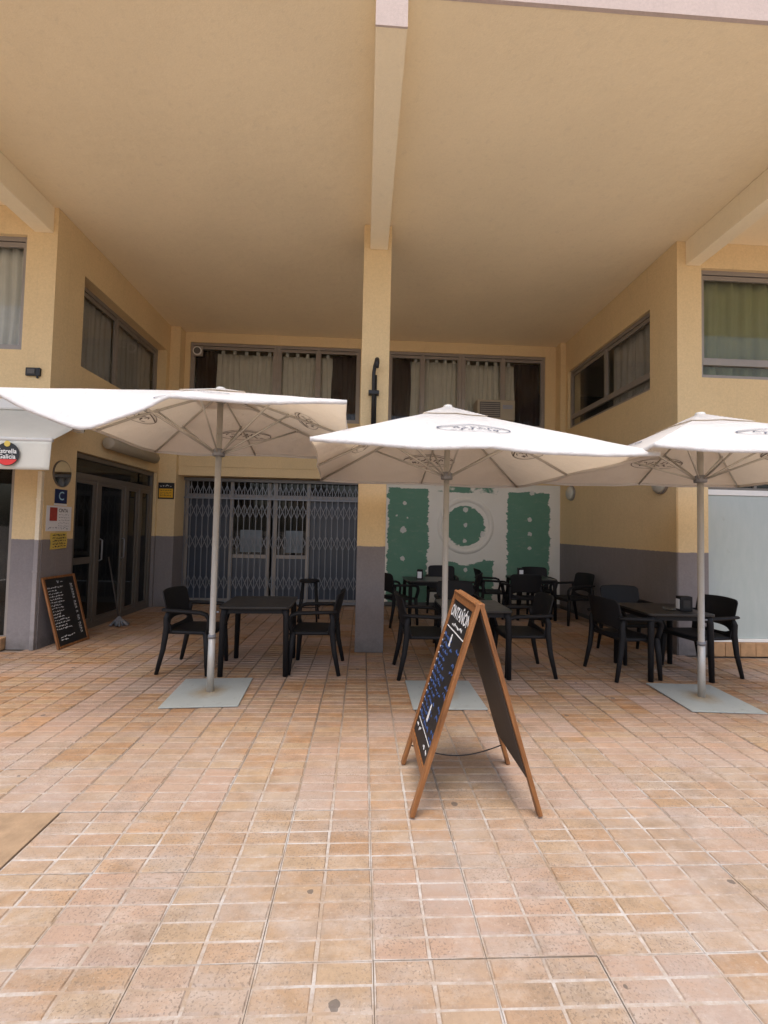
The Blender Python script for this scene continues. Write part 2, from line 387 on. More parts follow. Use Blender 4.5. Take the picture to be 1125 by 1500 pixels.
def text_mesh(mb, txt, size, x, z, y, depth=.002, align='CENTER', sx=1., bold=0.):
    cu = bpy.data.curves.new('t', 'FONT'); cu.body = txt; cu.size = size; cu.align_x = align; cu.align_y = 'CENTER'; cu.offset = bold; cu.resolution_u = 3
    ob = bpy.data.objects.new('t', cu); col.objects.link(ob)
    bpy.context.view_layer.update()
    me = bpy.data.meshes.new_from_object(ob.evaluated_get(bpy.context.evaluated_depsgraph_get()))
    mb.add([(x+v.co.x*sx, y, z+v.co.y) for v in me.vertices], [tuple(p.vertices) for p in me.polygons])
    bpy.data.objects.remove(ob); bpy.data.meshes.remove(me); bpy.data.curves.remove(cu)
def scribble(mb, x0, x1, z, h, wd, y0, y1, seed):     # an unreadable handwritten line
    rr = random.Random(seed); x = x0
    while x < x1-h*.3:
        n_ = rr.randint(3, 8); pts = []
        for i in range(n_):
            pts.append((x, z+rr.uniform(-.5, .5)*h*(1.3 if i % 2 else .7))); x += h*rr.uniform(.22, .42)
            if x > x1: break
        mb.ribbon(pts, wd, y0, y1); x += h*rr.uniform(.3, .6)
LW = Matrix.Rotation(R(90), 4, 'Z'); RW = Matrix.Rotation(R(-90), 4, 'Z')   # local x along the wall, local y into it
def at(x, y, z=0, rot=None): return Matrix.Translation((x, y, z)) @ (rot or Matrix())

# ------------------------------------------------------------------ ground and paving
XL, XR, YC, YB, ZB, ZC = -3.794, 3.986, 5.43, 8.8, 5.01, 5.33
g = MB(); g.add([(-120, -120, -.03), (120, -120, -.03), (120, 120, -.03), (-120, 120, -.03)], [(0, 1, 2, 3)])
tag(g.build('ground', 'ground'), None, None, None, 'structure')
bed = MB(); bed.box(-9.2, 9.2, -3.0, 8.79, -.028, -.0165)
pav = tag(bed.build('pavement', 'earth'), None, None, None, 'structure')
SW, SD = 2*PX, 5*PY
def slab_mesh(mb, ox, oy, rr):
    j = .0013
    mb.cur = 1; mb.box(ox+j, ox+SW-j, oy+j, oy+SD-j, -.016, -.0055); mb.cur = 0
    for a in range(2):
        for b in range(5):
            x0, x1 = ox+a*PX+.006, ox+(a+1)*PX-.006; y0, y1 = oy+b*PY+.0055, oy+(b+1)*PY-.0055
            h = rr.uniform(-.0009, .0007); q = [rr.uniform(-.0022, .0022) for _ in range(8)]; s = .004
            mb.add([(x0+q[0], y0+q[1], -.0056), (x1+q[2], y0+q[3], -.0056), (x1+q[4], y1+q[5], -.0056), (x0+q[6], y1+q[7], -.0056),
                    (x0+s+q[0], y0+s+q[1], h), (x1-s+q[2], y0+s+q[3], h), (x1-s+q[4], y1-s+q[5], h), (x0+s+q[6], y1-s+q[7], h)],
                   [(4, 5, 6, 7), (0, 1, 5, 4), (1, 2, 6, 5), (2, 3, 7, 6), (3, 0, 4, 7)])
variants = []
for k in range(8):
    mb = MB(); slab_mesh(mb, 0, 0, random.Random(k)); variants.append(mb.mesh('paving_slab', ['pad', 'groove']))
cells = []
for i in range(-22, 23):
    for j in range(-6, 18):
        ox, oy = X0+i*SW, Y0+j*SD
        if oy+SD > 8.79: continue
        if oy > YC-.2 and (ox < XL-.3 or ox+SW > XR+.35): continue
        if (i, j) == (-5, 1): continue
        cxx, cyy = ox+SW/2, oy+SD/2
        vis = cyy > .9 and -.92*cyy-.2 < cxx-.05*cyy < .92*cyy+.2
        cells.append((0 if vis else 1, cyy, ox, oy))
cells.sort()
far = MB()
for n_, (v, d, ox, oy) in enumerate(cells):
    if n_ < 300:
        o = bpy.data.objects.new('paving_slab', variants[rnd.randrange(8)]); col.objects.link(o); o.parent = pav
        o.location = (ox, oy, rnd.uniform(-.0012, .0012)); o.rotation_euler = (rnd.uniform(-.003, .003), rnd.uniform(-.003, .003), rnd.uniform(-.004, .004))
    else: slab_mesh(far, ox, oy, rnd)
tag(far.build('paving_slabs', ['pad', 'groove'], pav), None, None, None, 'stuff')
c = MB(); ox, oy = X0-5*SW, Y0+SD
c.box(ox+.004, ox+SW-.004, oy+.006, oy+SD-.006, -.016, .001); c.build('inspection_cover', 'concrete', pav, bevel=.003)

# ------------------------------------------------------------------ the building
B = thing('apartment_building', 'ochre painted building with deep open bay, grey dado and central column', 'building')
def part(name, mats, mb, parent=B, **k): return mb.build(name, mats, parent, **k)
mb = MB(); mb.box(-9.2, 9.2, 3.03, 12, ZC, 5.62); part('ceiling', 'ceil', mb)
mb = MB(); mb.box(-9.2, 9.2, 3.0, 3.028, ZC-.004, 6.9); part('fascia', 'pink', mb)
mb = MB(); mb.box(-9.2, 9.2, 3.03, 12, 5.63, 6.9); part('upper_storey', 'pink', mb)
for x0, x1 in ((-4.06, -3.843), (.005, .226), (4.10, 4.29)):
    bm_ = MB(); bm_.box(x0, x1, 2.96, YC-.002, ZB, ZC-.002); bo = part('beam', 'beam', bm_, bevel=.006)
    e = MB(); e.box(x0-.002, x1+.002, 2.945, 2.958, ZB-.003, ZC+.3); e.build('beam_end', 'pink', bo)
mb = MB(); mb.box(-.072, .276, YC, YC+.35, 0, ZC-.002); part('column', 'wall', mb, bevel=.008)
def wall_with_holes(u0, u1, z0, z1, holes, th):      # local x = u, y = 0..th inward
    mb = MB(); us = sorted({u0, u1, *[h[0] for h in holes], *[h[1] for h in holes]})
    for a, b in zip(us, us[1:]):
        hs = sorted([h for h in holes if h[0] < b-1e-6 and h[1] > a+1e-6], key=lambda h: h[2]); z = z0
        for h in hs:
            if h[2] > z+1e-6: mb.box(a, b, 0, th, z, h[2])
            z = h[3]
        if z1 > z+1e-6: mb.box(a, b, 0, th, z, z1)
    return mb
# piers + outer facades (face the square)
part('facade_wall', 'wall', wall_with_holes(-9.2, XL, 0, ZC-.002, [(-6.4, -4.15, 3.56, 4.975), (-5.6, -4.145, 0, 2.25)], .25), mat=at(0, YC))
part('facade_wall', 'wall', wall_with_holes(XR, 9.2, 0, ZC-.002, [(4.312, 6.9, 3.545, 4.99), (4.385, 7.0, .176, 2.45)], .25), mat=at(0, YC))
# side walls of the bay
part('side_wall', 'wall', wall_with_holes(YC+.252, YB+.3, 0, ZC-.002, [(5.975, 8.455, 3.575, 4.80), (5.985, 8.25, 0, 2.45)], .25), mat=at(XL, 0, 0, LW))
part('side_wall', 'wall', wall_with_holes(-(YB+.3), -(YC+.252), 0, ZC-.002, [(-8.48, -5.975, 3.545, 4.70)], .25), mat=at(XR, 0, 0, RW))
mb = MB(); mb.box(XR-.012, XR+.1, YC+.01, 5.966, 0, 2.9); part('wall_return', 'wall', mb)
# rear wall
part('rear_wall', 'wall', wall_with_holes(XL-.25, .3, 2.43, ZC-.003, [(-3.50, -.13, 3.60, 5.13)], .25), mat=at(0, YB))
part('rear_wall', 'wall', wall_with_holes(.3, XR+.25, 2.46, ZC-.003, [(.43, 3.66, 3.60, 5.11)], .25), mat=at(0, YB))
for x0, x1 in ((XL, -3.60), (3.875, XR)):
    mb = MB(); mb.box(x0, x1, 8.57, YB-.002, 2.85, ZC-.003); part('pilaster', 'wall', mb, bevel=.006)
mb = MB(); mb.box(XL, -3.475, 8.30, YB+.1, 0, 2.846); part('return_pier', 'wall', mb, bevel=.006)
mb = MB(); mb.box(-3.473, -.02, 8.40, YB-.002, 2.43, 2.846); mb.box(-3.473, -.02, 8.385, 8.399, 2.60, 2.84); part('lintel', 'wall', mb)
# plasterboard wall with round recess
mb = MB(); mb.box(.28, XR-.001, YB-.001, YB+.12, 0, 2.458); dw = part('plasterboard_wall', 'drywall', mb)
dw['label'] = 'cream and green patched plasterboard wall'
ring = MB(); seg = 56; cxr, czr = 2.05, 1.61
prof = [(.575, 0), (.545, -.03), (.50, -.03), (.47, 0)]
vs_, fs = [], []
for rr_, yy in prof: vs_ += [(cxr+rr_*math.cos(2*math.pi*k/seg), YB-.002+yy, czr+rr_*math.sin(2*math.pi*k/seg)) for k in range(seg)]
for i in range(3):
    for k in range(seg): fs.append((i*seg+k, i*seg+(k+1) % seg, (i+1)*seg+(k+1) % seg, (i+1)*seg+k))
ring.add(vs_, fs); ring.build('round_moulding', 'drywall', dw, smooth=True)
mb = MB(); mb.box(.28, XR-.002, YB-.02, YB-.002, 0, .07); mb.build('skirting', 'dark', dw)
mb = MB(); mb.box(XR-.014, XR-.001, 5.97, YB-.03, 0, .06); part('skirting', 'dark', mb)
# closed rooms behind the openings
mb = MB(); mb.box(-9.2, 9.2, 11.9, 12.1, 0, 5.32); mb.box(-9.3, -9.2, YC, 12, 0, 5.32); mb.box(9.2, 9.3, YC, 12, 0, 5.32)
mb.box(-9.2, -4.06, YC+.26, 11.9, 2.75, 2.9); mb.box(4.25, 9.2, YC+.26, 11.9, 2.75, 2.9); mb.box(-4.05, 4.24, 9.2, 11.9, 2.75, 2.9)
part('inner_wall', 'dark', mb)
mb = MB(); mb.box(-3.85, -3.80, YC-.048, YC-.002, 0, 2.1); mb.box(-3.856, -3.794, YC-.052, YC-.001, .9, .93); mb.box(-3.856, -3.794, YC-.052, YC-.001, 1.75, 1.78)
part('cable_duct', 'duct', mb, bevel=.006)

def window(u0, u1, z0, z1, posts, mat, depth=.08, rail=None, wd=.055, m_='alu', gl='glass', name='window'):
    f = MB(); f.frame(u0, u1, z0, z1, depth, depth+.06, wd)
    us = [u0+wd]+[q for p in posts for q in (p-.025, p+.025)]+[u1-wd]
    zlo = z0+wd
    if rail: f.box(u0+wd, u1-wd, depth-.004, depth+.056, rail-.035, rail+.035); zlo = rail+.035
    for p in posts: f.box(p-.025, p+.025, depth+.002, depth+.058, zlo, z1-wd)
    f.box(u0+wd, u1-wd, depth+.01, depth+.05, z1-wd-.035, z1-wd-.012)
    wo = f.build(name, m_, B, mat=mat)
    for a, b in zip(us[::2], us[1::2]):
        p = MB(); p.frame(a, b, zlo, z1-wd-.035, depth+.015, depth+.045, .028); p.build('sash', m_, wo)
        p = MB(); p.box(a+.028, b-.028, depth+.027, depth+.033, zlo+.028, z1-wd-.063); p.build('pane', gl, wo)
    if rail:
        p = MB(); p.box(u0+wd, u1-wd, depth+.027, depth+.033, z0+wd, rail-.035); p.build('pane', gl, wo)
    return wo
window(-6.4, -4.15, 3.56, 4.975, [-5.2], at(0, YC), .05)
window(4.312, 6.9, 3.545, 4.99, [5.7], at(0, YC), .05, rail=3.765)
window(5.975, 8.455, 3.575, 4.80, [7.1], at(XL, 0, 0, LW), .17)
window(-8.48, -5.975, 3.545, 4.70, [-7.23], at(XR, 0, 0, RW), .05, rail=3.77)
window(-3.50, -1.80, 3.60, 5.13, [], at(0, YB), .03)
window(-1.795, -.13, 3.60, 5.13, [-.98], at(0, YB), .03)
window(.43, 1.93, 3.60, 5.11, [1.13], at(0, YB), .03)
window(1.935, 3.66, 3.60, 5.11, [2.79], at(0, YB), .03)

# glazed entrance in the left side wall
D = MB(); D.frame(5.99, 8.245, .0, 2.445, .05, .13, .07, False)
D.box(6.06, 8.175, .055, .125, 2.10, 2.18); 
for p in (6.60, 7.36, 7.80): D.box(p-.035, p+.035, .052, .128, 0, 2.10)
D.box(6.06, 8.175, .055, .125, 0, .09)
door = D.build('entrance_door', 'bronze', B, mat=at(XL, 0, 0, LW), bevel=.003)
for a, b in ((6.06, 6.565), (6.635, 7.325), (7.395, 7.765), (7.835, 8.175)):
    l = MB(); l.frame(a, b, .09, 2.10, .065, .115, .055)
    if a < 6.5: l.box(a+.055, b-.055, .07, .11, .93, 1.02)
    lf = l.build('leaf', 'bronze', door)
    p = MB(); p.box(a+.05, b-.05, .088, .093, .14, 2.05); p.build('pane', 'darkglass', door)
for a, b in ((6.06, 7.75), (7.80, 8.175)):
    p = MB(); p.box(a, b, .088, .093, 2.18, 2.375); p.build('pane', 'darkglass', door)
p = MB(); p.box(6.1, 7.7, .10, .13, 2.19, 2.27); p.build('transom_strip', 'bronze', door)
for u in (6.68, 7.28):
    h_ = MB(); h_.tube([(u, .06, .95), (u, .02, .97), (u, .02, 1.25), (u, .06, 1.27)], .011, 8); h_.build('handle', 'steel', door, smooth=True)
# left facade shop door and right facade shutter
D = MB(); D.frame(-5.6, -4.147, 0, 2.248, .06, .14, .075, False); D.box(-5.52, -4.22, .065, .135, .02, .14); D.box(-4.95, -4.88, .062, .138, .14, 2.17)
d2 = D.build('shop_door', 'alu', B, mat=at(0, YC), bevel=.003)
for a, b in ((-5.525, -4.95), (-4.88, -4.222)):
    p = MB(); p.box(a, b, .095, .101, .14, 2.17); p.build('pane', 'darkglass', d2)
p = MB(); p.box(-5.7, -4.16, -.06, .05, 0, .14); p.build('threshold', 'terracotta', d2, bevel=.006)
D = MB(); D.box(4.387, 6.998, .02, .05, .215, 2.03); sh = D.build('shop_shutter', 'pale', B, mat=at(0, YC), bevel=.003)
sh['label'] = 'pale grey green painted panel closing the shopfront'
p = MB(); p.box(4.387, 6.998, .005, .06, 2.032, 2.10); p.build('head_rail', 'white', sh)
p = MB(); p.box(4.387, 6.998, -.01, .07, .178, .213); p.build('sill', 'white', sh)
p = MB(); p.frame(4.387, 6.998, 2.102, 2.448, .03, .08, .03); p.box(5.02, 5.06, .03, .08, 2.13, 2.42); tr_ = p.build('transom_frame', 'bronze', sh)
p = MB(); p.box(4.417, 6.968, .05, .056, 2.13, 2.42); p.build('pane', 'darkglass', sh)
k = 0
for i in range(13):
    p = MB(); p.box(4.36+i*.2, 4.36+i*.2+.194, -.045, -.004, .004, .174); p.build('riser_tile', 'terracotta', sh, bevel=.004)

# glazed rear shopfront behind the folding gate
D = MB(); D.frame(-3.47, -.03, 0, 2.425, .0, .07, .06, False)
for x in (-2.58, -1.86, -1.73, -1.09): D.box(x-.035, x+.035, .002, .068, 0, 2.36)
D.box(-3.41, -.09, .004, .066, 2.05, 2.12); D.box(-3.41, -.09, .004, .066, 0, .09); D.box(-2.54, -1.90, .004, .066, .88, .95); D.box(-1.69, -1.13, .004, .066, .88, .95)
sf = D.build('rear_shopfront', 'alu', B, mat=at(0, YB-.02), bevel=.003)
for a, b, mm in ((-3.41, -2.615, 'bluepanel'), (-1.055, -.09, 'bluepanel')):
    p = MB(); p.box(a, b, .03, .04, .09, 2.05); p.build('frosted_panel', mm, sf)
for a, b in ((-2.545, -1.895), (-1.695, -1.125)):
    p = MB(); p.box(a, b, .03, .036, .95, 2.05); p.build('pane', 'darkglass', sf)
    p = MB(); p.box(a, b, .03, .04, .09, .88); p.build('kick_panel', 'bluepanel', sf)
p = MB(); p.box(-3.41, -.09, .03, .036, 2.12, 2.365); p.build('pane', 'darkglass', sf)

# ------------------------------------------------------------------ folding gate
G = thing('folding_gate', 'grey steel scissor gate drawn across the rear shopfront', 'gate', (-1.75, 8.70, 0))
n_ = 31; xs = [-1.70+i*(3.40/(n_-1)) for i in range(n_)]
barm = MB(); barm.box(-.006, .006, -.008, .008, .06, 2.36); barm = barm.mesh('bar', 'steel')
dx = xs[1]-xs[0]
st = MB(); hgt = .27; a = math.atan2(hgt, dx); L = math.hypot(hgt, dx)
st.box(-L/2, L/2, -.003, .003, -.006, .006); stm = st.mesh('lattice_strip', 'steel')
for i, x in enumerate(xs):
    o = bpy.data.objects.new('bar', barm); col.objects.link(o); o.parent = G; o.location = (x, 0, 0)
    if i < n_-1:
        for zc in (.42, 1.20, 1.80, 2.16):
            for s in (-1, 1):
                q = bpy.data.objects.new('lattice_strip', stm); col.objects.link(q); q.parent = G
                q.location = (x+dx/2, -.012 if s > 0 else .012, zc); q.rotation_euler = (0, s*a, 0)
mb = MB(); mb.box(-1.72, 1.72, -.03, .03, 2.362, 2.42); mb.build('top_rail', 'steel', G)
mb = MB(); mb.box(-1.72, 1.72, -.02, .02, .012, .055); mb.build('bottom_rail', 'steel', G)
mb = MB(); mb.box(-1.72, 1.72, -.014, .014, 2.02, 2.05); mb.build('cross_rail', 'steel', G)
for i, (a, b, where) in enumerate(((-2.40, -1.98, 'left'), (-1.52, -1.18, 'right'))):
    p = MB(); p.box(a, b, 8.796, 8.80, 1.0, 1.43)
    tag(p.build('notice_sheet', 'greynotice'), 'pale sheet taped inside the %s door pane behind the folding gate' % where, 'notice')
    v = MB(); v.grid(40, 6, lambda u, t, a=a, b=b: (a-.1+(b-a+.2)*u, 8.92+.018*math.sin(u*42), 2.02-t*(.30+.06*abs(math.sin(u*16)))))
    tag(v.build('valance', 'pink_val', smooth=True), 'short dusky red valance hanging in the %s door pane behind the folding gate' % where, 'curtain')

# ------------------------------------------------------------------ curtains and window things
def curtain(label, mat, u0, u1, z0, z1, M_, y=.20, folds=9, amp=.025, tabs=0, seed=1):
    rr = random.Random(seed); ph = [rr.uniform(0, 6.28) for _ in range(4)]
    def fn(u, t):
        a = amp*(.55+.45*t)
        d = a*math.sin(2*math.pi*folds*u+ph[0]+.5*math.sin(3*t+ph[1]))+a*.5*math.sin(2*math.pi*folds*2.3*u+ph[2])
        return (u0+(u1-u0)*u+.012*math.sin(5*t+ph[3]+u*9), y+d, z1+(z0-z1)*t)
    T = thing('curtain', label, 'curtain'); T.matrix_world = M_
    mb = MB(); mb.grid(int(folds*9), 8, fn); mb.build('cloth', mat, T, smooth=True, solid=.003)
    if tabs:
        for i in range(tabs):
            u = u0+(u1-u0)*(i+.5)/tabs
            t_ = MB(); t_.box(u-.03, u+.03, y-.012, y+.012, z1-.01, z1+.07); t_.build('tab', mat, T)
    return T
F5, F8 = at(0, YC), at(0, YB)
curtain('beige pleated curtain in the far left upper window beside the pier', 'beige', -6.3, -4.17, 3.5, 4.90, F5, .16, 15, .03, seed=3)
curtain('green curtain filling the upper window at the right edge', 'green', 4.33, 6.85, 3.5, 4.92, F5, .16, 11, .035, seed=5)
curtain('grey curtain in the nearer half of the left side window', 'grey', 6.02, 7.06, 3.5, 4.72, at(XL, 0, 0, LW), .27, 7, .03, seed=6)
curtain('grey curtain in the farther half of the left side window', 'grey', 7.14, 8.42, 3.5, 4.72, at(XL, 0, 0, LW), .27, 8, .03, seed=7)
curtain('dark grey curtain behind the nearer pane of the right side window', 'grey', -7.2, -6.0, 3.5, 4.62, at(XR, 0, 0, RW), .17, 6, .03, seed=8)
curtain('dark maroon curtain at the left end of the rear left window', 'maroon', -3.44, -3.0, 3.55, 5.02, F8, .16, 5, .02, seed=9)
curtain('wide beige tab top curtain in the rear left window', 'beige', -3.02, -1.86, 3.55, 4.96, F8, .15, 10, .02, 5, seed=10)
curtain('beige tab top curtain beside the dark curtain in the rear left window', 'beige', -1.72, -.70, 3.55, 4.96, F8, .15, 9, .02, 5, seed=11)
curtain('dark maroon curtain next to the central column in the rear left window', 'maroon', -.72, -.18, 3.55, 5.02, F8, .16, 5, .02, seed=12)
curtain('dark maroon curtain right of the central column in the rear right window', 'maroon', .48, .92, 3.55, 5.02, F8, .16, 5, .02, seed=13)
curtain('narrow beige curtain between the maroon curtain and the first mullion', 'beige', .90, 1.10, 3.55, 4.96, F8, .15, 2, .02, 1, seed=14)
curtain('beige tab top curtain left of the air conditioner', 'beige', 1.16, 1.88, 3.55, 4.96, F8, .15, 6, .02, 4, seed=15)
curtain('beige tab top curtain directly behind the air conditioner', 'beige', 2.0, 2.76, 3.55, 4.94, F8, .15, 7, .02, 4, seed=16)
curtain('narrow beige curtain strip right of the air conditioner', 'beige', 2.82, 3.06, 3.55, 4.94, F8, .15, 2, .02, 1, seed=17)
curtain('dark maroon curtain at the right end of the rear right window', 'maroon', 3.04, 3.60, 3.55, 5.0, F8, .16, 6, .02, seed=18)
A = thing('air_conditioner', 'cream window air conditioner standing out of the rear right window', 'air conditioner', (2.58, 8.80, 3.72))
mb = MB(); mb.box(-.38, .38, -.22, .1, 0, .40); mb.build('housing', 'rolled', A, bevel=.012)
mb = MB(); mb.box(-.33, .08, -.228, -.221, .05, .35); gr = mb.build('grille', 'dark', A)
for i in range(7):
    mb = MB(); mb.box(-.32, .07, -.234, -.229, .07+i*.04, .085+i*.04); mb.build('louvre', 'alu', gr)
mb = MB(); mb.box(.13, .33, -.226, -.221, .22, .30); mb.build('control_panel', 'greyink', A)
V = thing('extractor_fan', 'small round extractor fan in the corner of the rear left window', 'fan', (-3.36, 8.81, 4.95))
mb = MB(); mb.box(-.10, .10, -.012, .012, -.10, .10); mb.build('panel', 'alu', V)
mb = MB(); mb.disc(0, 0, .085, .085, -.035, -.012); mb.build('rim', 'white', V)
mb = MB(); mb.disc(0, 0, .065, .065, -.04, -.0355); mb.build('blades', 'dark', V)

# ------------------------------------------------------------------ parasols
def parasol(label, x, y, rot, half, rim, top, hub, plate_rot, sag_corner=None, off=(0, 0), seed=0):
    P = thing('parasol', label, 'parasol', (x, y, 0), 0, 'white square parasols in front of the building')
    pm = Matrix.Rotation(plate_rot, 4, 'Z')
    mb = MB(); mb.box(-.315, .315, -.345, .345, .004, .014); mb.build('base_plate', 'plate', P, bevel=.002, mat=pm)
    mb = MB(); mb.tube([(0, 0, .014), (0, 0, .5), (0, 0, .501), (0, 0, top-.03)], [.031, .031, .027, .027], 16); pole = mb.build('pole', 'pole', P, smooth=True)
    mb = MB(); mb.tube([(.03, 0, .72), (.055, 0, .72)], .009, 8); mb.tube([(-.001, 0, .485), (-.001, 0, .52)], .034, 16); mb.build('clamp', 'steel', pole, smooth=True)
    rm = Matrix.Rotation(rot, 4, 'Z')
    cx, cy = off
    rr = random.Random(seed); ph = [rr.uniform(0, 6.28) for _ in range(4)]
    def surf(a, b, skip=0):
        r_ = max(abs(a), abs(b)); z = top+(rim-top)*r_
        if r_ > 1e-6:
            t = min(abs(a), abs(b))/r_                         # 0 on a mid rib, 1 on a corner rib
            s_ = math.sin(math.pi*t)
            z -= (.018+.006*math.sin(3*math.atan2(b, a)+ph[0]))*s_*r_**1.6
            z += .03*(1-t)*r_*(1-r_)*2
            if sag_corner and a*sag_corner[0] > 0 and b*sag_corner[1] > 0 and abs(b) >= abs(a)*.999:
                z -= .19*math.sin(math.pi*min(1, t*1.0))**1.2*r_**3
                z += .012*math.sin(a*16)*r_**2*s_
            z += .004*math.sin(a*11+ph[1])*math.sin(b*9+ph[2])*r_
        inw = 1-.02*(math.sin(math.pi*(min(abs(a), abs(b))/r_)) if r_ > 1e-6 else 0)*r_
        return Vector((cx*r_+a*half*inw, cy*r_+b*half*inw, z))
    mb = MB()
    for k in range(4):
        ca, sa = ((1, 0), (0, 1), (-1, 0), (0, -1))[k]
        mb.grid(32, 20, lambda u, v: surf(v*ca-(2*u-1)*v*sa, v*sa+(2*u-1)*v*ca))
    cn = mb.build('canopy', 'canopy', P, smooth=True, mat=rm)
    # hem
    for k in range(4):
        hm = MB(); pts = []
        for i in range(41):
            t = 2*i/40-1; a, b = ((t, -1), (1, t), (-t, 1), (-1, -t))[k]; pts.append(surf(a, b))
        n0 = len(pts); hm.add([p+Vector((0, 0, .002)) for p in pts]+[p-Vector((0, 0, .028)) for p in pts], [(i, i+1, n0+i+1, n0+i) for i in range(n0-1)])
        hm.build('hem', 'canopy', cn, smooth=True, solid=.003)
    vc = MB(); vc.grid(24, 24, lambda u, v: surf((2*u-1)*.24, (2*v-1)*.24)+Vector((0, 0, .012+.016*(1-max(abs(2*u-1), abs(2*v-1)))))); vc.build('vent_cap', 'canopy', cn, smooth=True)
    fn = MB(); fn.lathe([(.04, -.05), (.045, 0), (.035, .012), (.008, .018)], (0, 0, top+.02), 14); fn.build('finial', 'white', P, smooth=True)
    mb = MB(); mb.lathe([(.05, -.035), (.055, -.03), (.055, .02), (.036, .035)], (0, 0, hub), 16); mb.build('runner', 'steel', P, smooth=True)
    mb = MB(); mb.lathe([(.045, -.03), (.05, 0), (.045, .02)], (0, 0, top-.075), 16); mb.build('crown', 'steel', P, smooth=True)
    for k in range(8):
        a, b = ((1, 0), (1, 1), (0, 1), (-1, 1), (-1, 0), (-1, -1), (0, -1), (1, -1))[k]
        if sag_corner and (a, b) == sag_corner: tip = .98
        else: tip = .985
        pts = [rm @ (surf(a*q, b*q)-Vector((0, 0, .022))) for q in (.05, .35, .7, tip)]
        mb = MB(); mb.tube(pts, .0085, 6, (1, 1.4)); rb = mb.build('rib', 'pole', P, smooth=True)
        d = (pts[1]+(pts[2]-pts[1])*.45); e0 = Vector((0, 0, hub))+Vector((d.x, d.y, 0)).normalized()*.05
        mb = MB(); mb.tube([e0, d-Vector((0, 0, .008))], .008, 6, (1, 1.3)); mb.tube([d-Vector((0, 0, .022)), d+Vector((0, 0, .012))], .014, 6); mb.build('strut', 'pole', rb, smooth=True)
    # printed emblem, one on each face: an oval with a swoosh and unreadable script
    for k in range(4):
        pm_ = MB(); ca, sa = ((1, 0), (0, 1), (-1, 0), (0, -1))[k]
        for side in (1, -1):
            pm_.cur = 0 if side < 0 else 1
            def S(u, v):                                     # u along the edge, v outward
                r_ = .66+v*.5
                a, b = (u*ca*0+r_*ca-u*sa, r_*sa+u*ca); p = surf(a, b); p.z += .007*side; return p
            def strip(path, wd):
                for (u1, v1), (u2, v2) in zip(path, path[1:]):
                    dd = Vector((u2-u1, v2-v1)); L_ = dd.length
                    if L_ < 1e-6: continue
                    nx, nv = -dd.y/L_*wd/2, dd.x/L_*wd/2
                    pm_.add([S(u1+nx, v1+nv), S(u1-nx, v1-nv), S(u2-nx, v2-nv), S(u2+nx, v2+nv)], [(0, 1, 2, 3)])
            strip([(.24*math.cos(t/20*6.283), .17*math.sin(t/20*6.283)) for t in range(21)], .009)
            strip([(-.24+.03*i, -.03-.10*math.sin(i/16*3.1)) for i in range(17)], .016)
            r2 = random.Random(5)
            for row, (ua, ub) in ((.06, (-.16, .12)), (-.02, (-.13, .17))):
                u = ua
                while u < ub:
                    path = [(u+.012*i, row+r2.uniform(-.035, .035)) for i in range(4)]; strip(path, .012); u += .055
        pm_.build('print', ['print', 'printtop'], cn, mat=Matrix())
    return P
parasol('tall white parasol at the left with one sagging front edge', -1.34, 4.10, R(0), 1.16, 2.36, 2.74, 2.17, R(4), (-1, -1), (.05, 0), 1)
parasol('white parasol in the middle behind the wooden sandwich board', .765, 4.07, R(4), 1.20, 2.075, 2.64, 2.01, R(0), None, (0, 0), 2)
parasol('white parasol at the right edge beside the pale shutter', 3.17, 4.02, R(-4), 1.17, 2.12, 2.64, 2.04, R(-4), None, (.03, -.05), 3)

# ------------------------------------------------------------------ awning at the left
A = thing('awning', 'cream shop awning with a round black and red beer emblem on its valance', 'awning', (-5.3, YC, 0))
x0, x1 = -2.2, 2.11
mb = MB(); mb.grid(24, 10, lambda u, v: (x0+(x1-x0)*u, -.03-.75*v, 2.86-.52*v-.03*math.sin(math.pi*v)+.006*math.sin(u*40)*v)); mb.build('cover', 'awning', A, smooth=True, solid=.003)
mb = MB(); mb.tube([(x0, -.79, 2.335), (x1, -.79, 2.335)], .022, 12); mb.build('front_bar', 'white', A, smooth=True)
mb = MB(); mb.box(x0, x1, -.14, -.005, 2.80, 2.93); mb.build('cassette', 'white', A, bevel=.02)
vf = lambda u, v: (x0+(x1-x0)*u, -.80-.008*math.sin(u*33)*v-.01*v, 2.325-.30*v)
mb = MB(); mb.grid(60, 8, vf); va = mb.build('valance', 'awning', A, smooth=True, solid=.003)
for u in (x0+.3, x1-.3):
    mb = MB(); mb.tube([(u, -.02, 2.62), (u, -.4, 2.5), (u, -.78, 2.33)], .016, 8); mb.build('arm', 'steel', A, smooth=True)
ex, ez = 1.70, 2.175
mb = MB(); mb.disc(ex, ez, .118, .118, -.828, -.824, 40); mb.build('emblem', 'black_print', va)
mb = MB(); a0, a1 = R(180+28), R(360-28)
mb.prism([(ex+.112*math.cos(a0+(a1-a0)*k/20), ez+.112*math.sin(a0+(a1-a0)*k/20)) for k in range(21)], -.830, -.8285); mb.build('emblem_band', 'red_logo', va)
mb = MB(); text_mesh(mb, 'Estrella', .064, ex, ez+.028, -.831, bold=.0012); text_mesh(mb, 'Galicia', .064, ex, ez-.026, -.831, bold=.0012); mb.build('emblem_lettering', 'white', va)
mb = MB(); mb.disc(ex, ez+.105, .03, .03, -.833, -.8305, 24); mb.build('emblem_crest', 'yellowpaper', va)

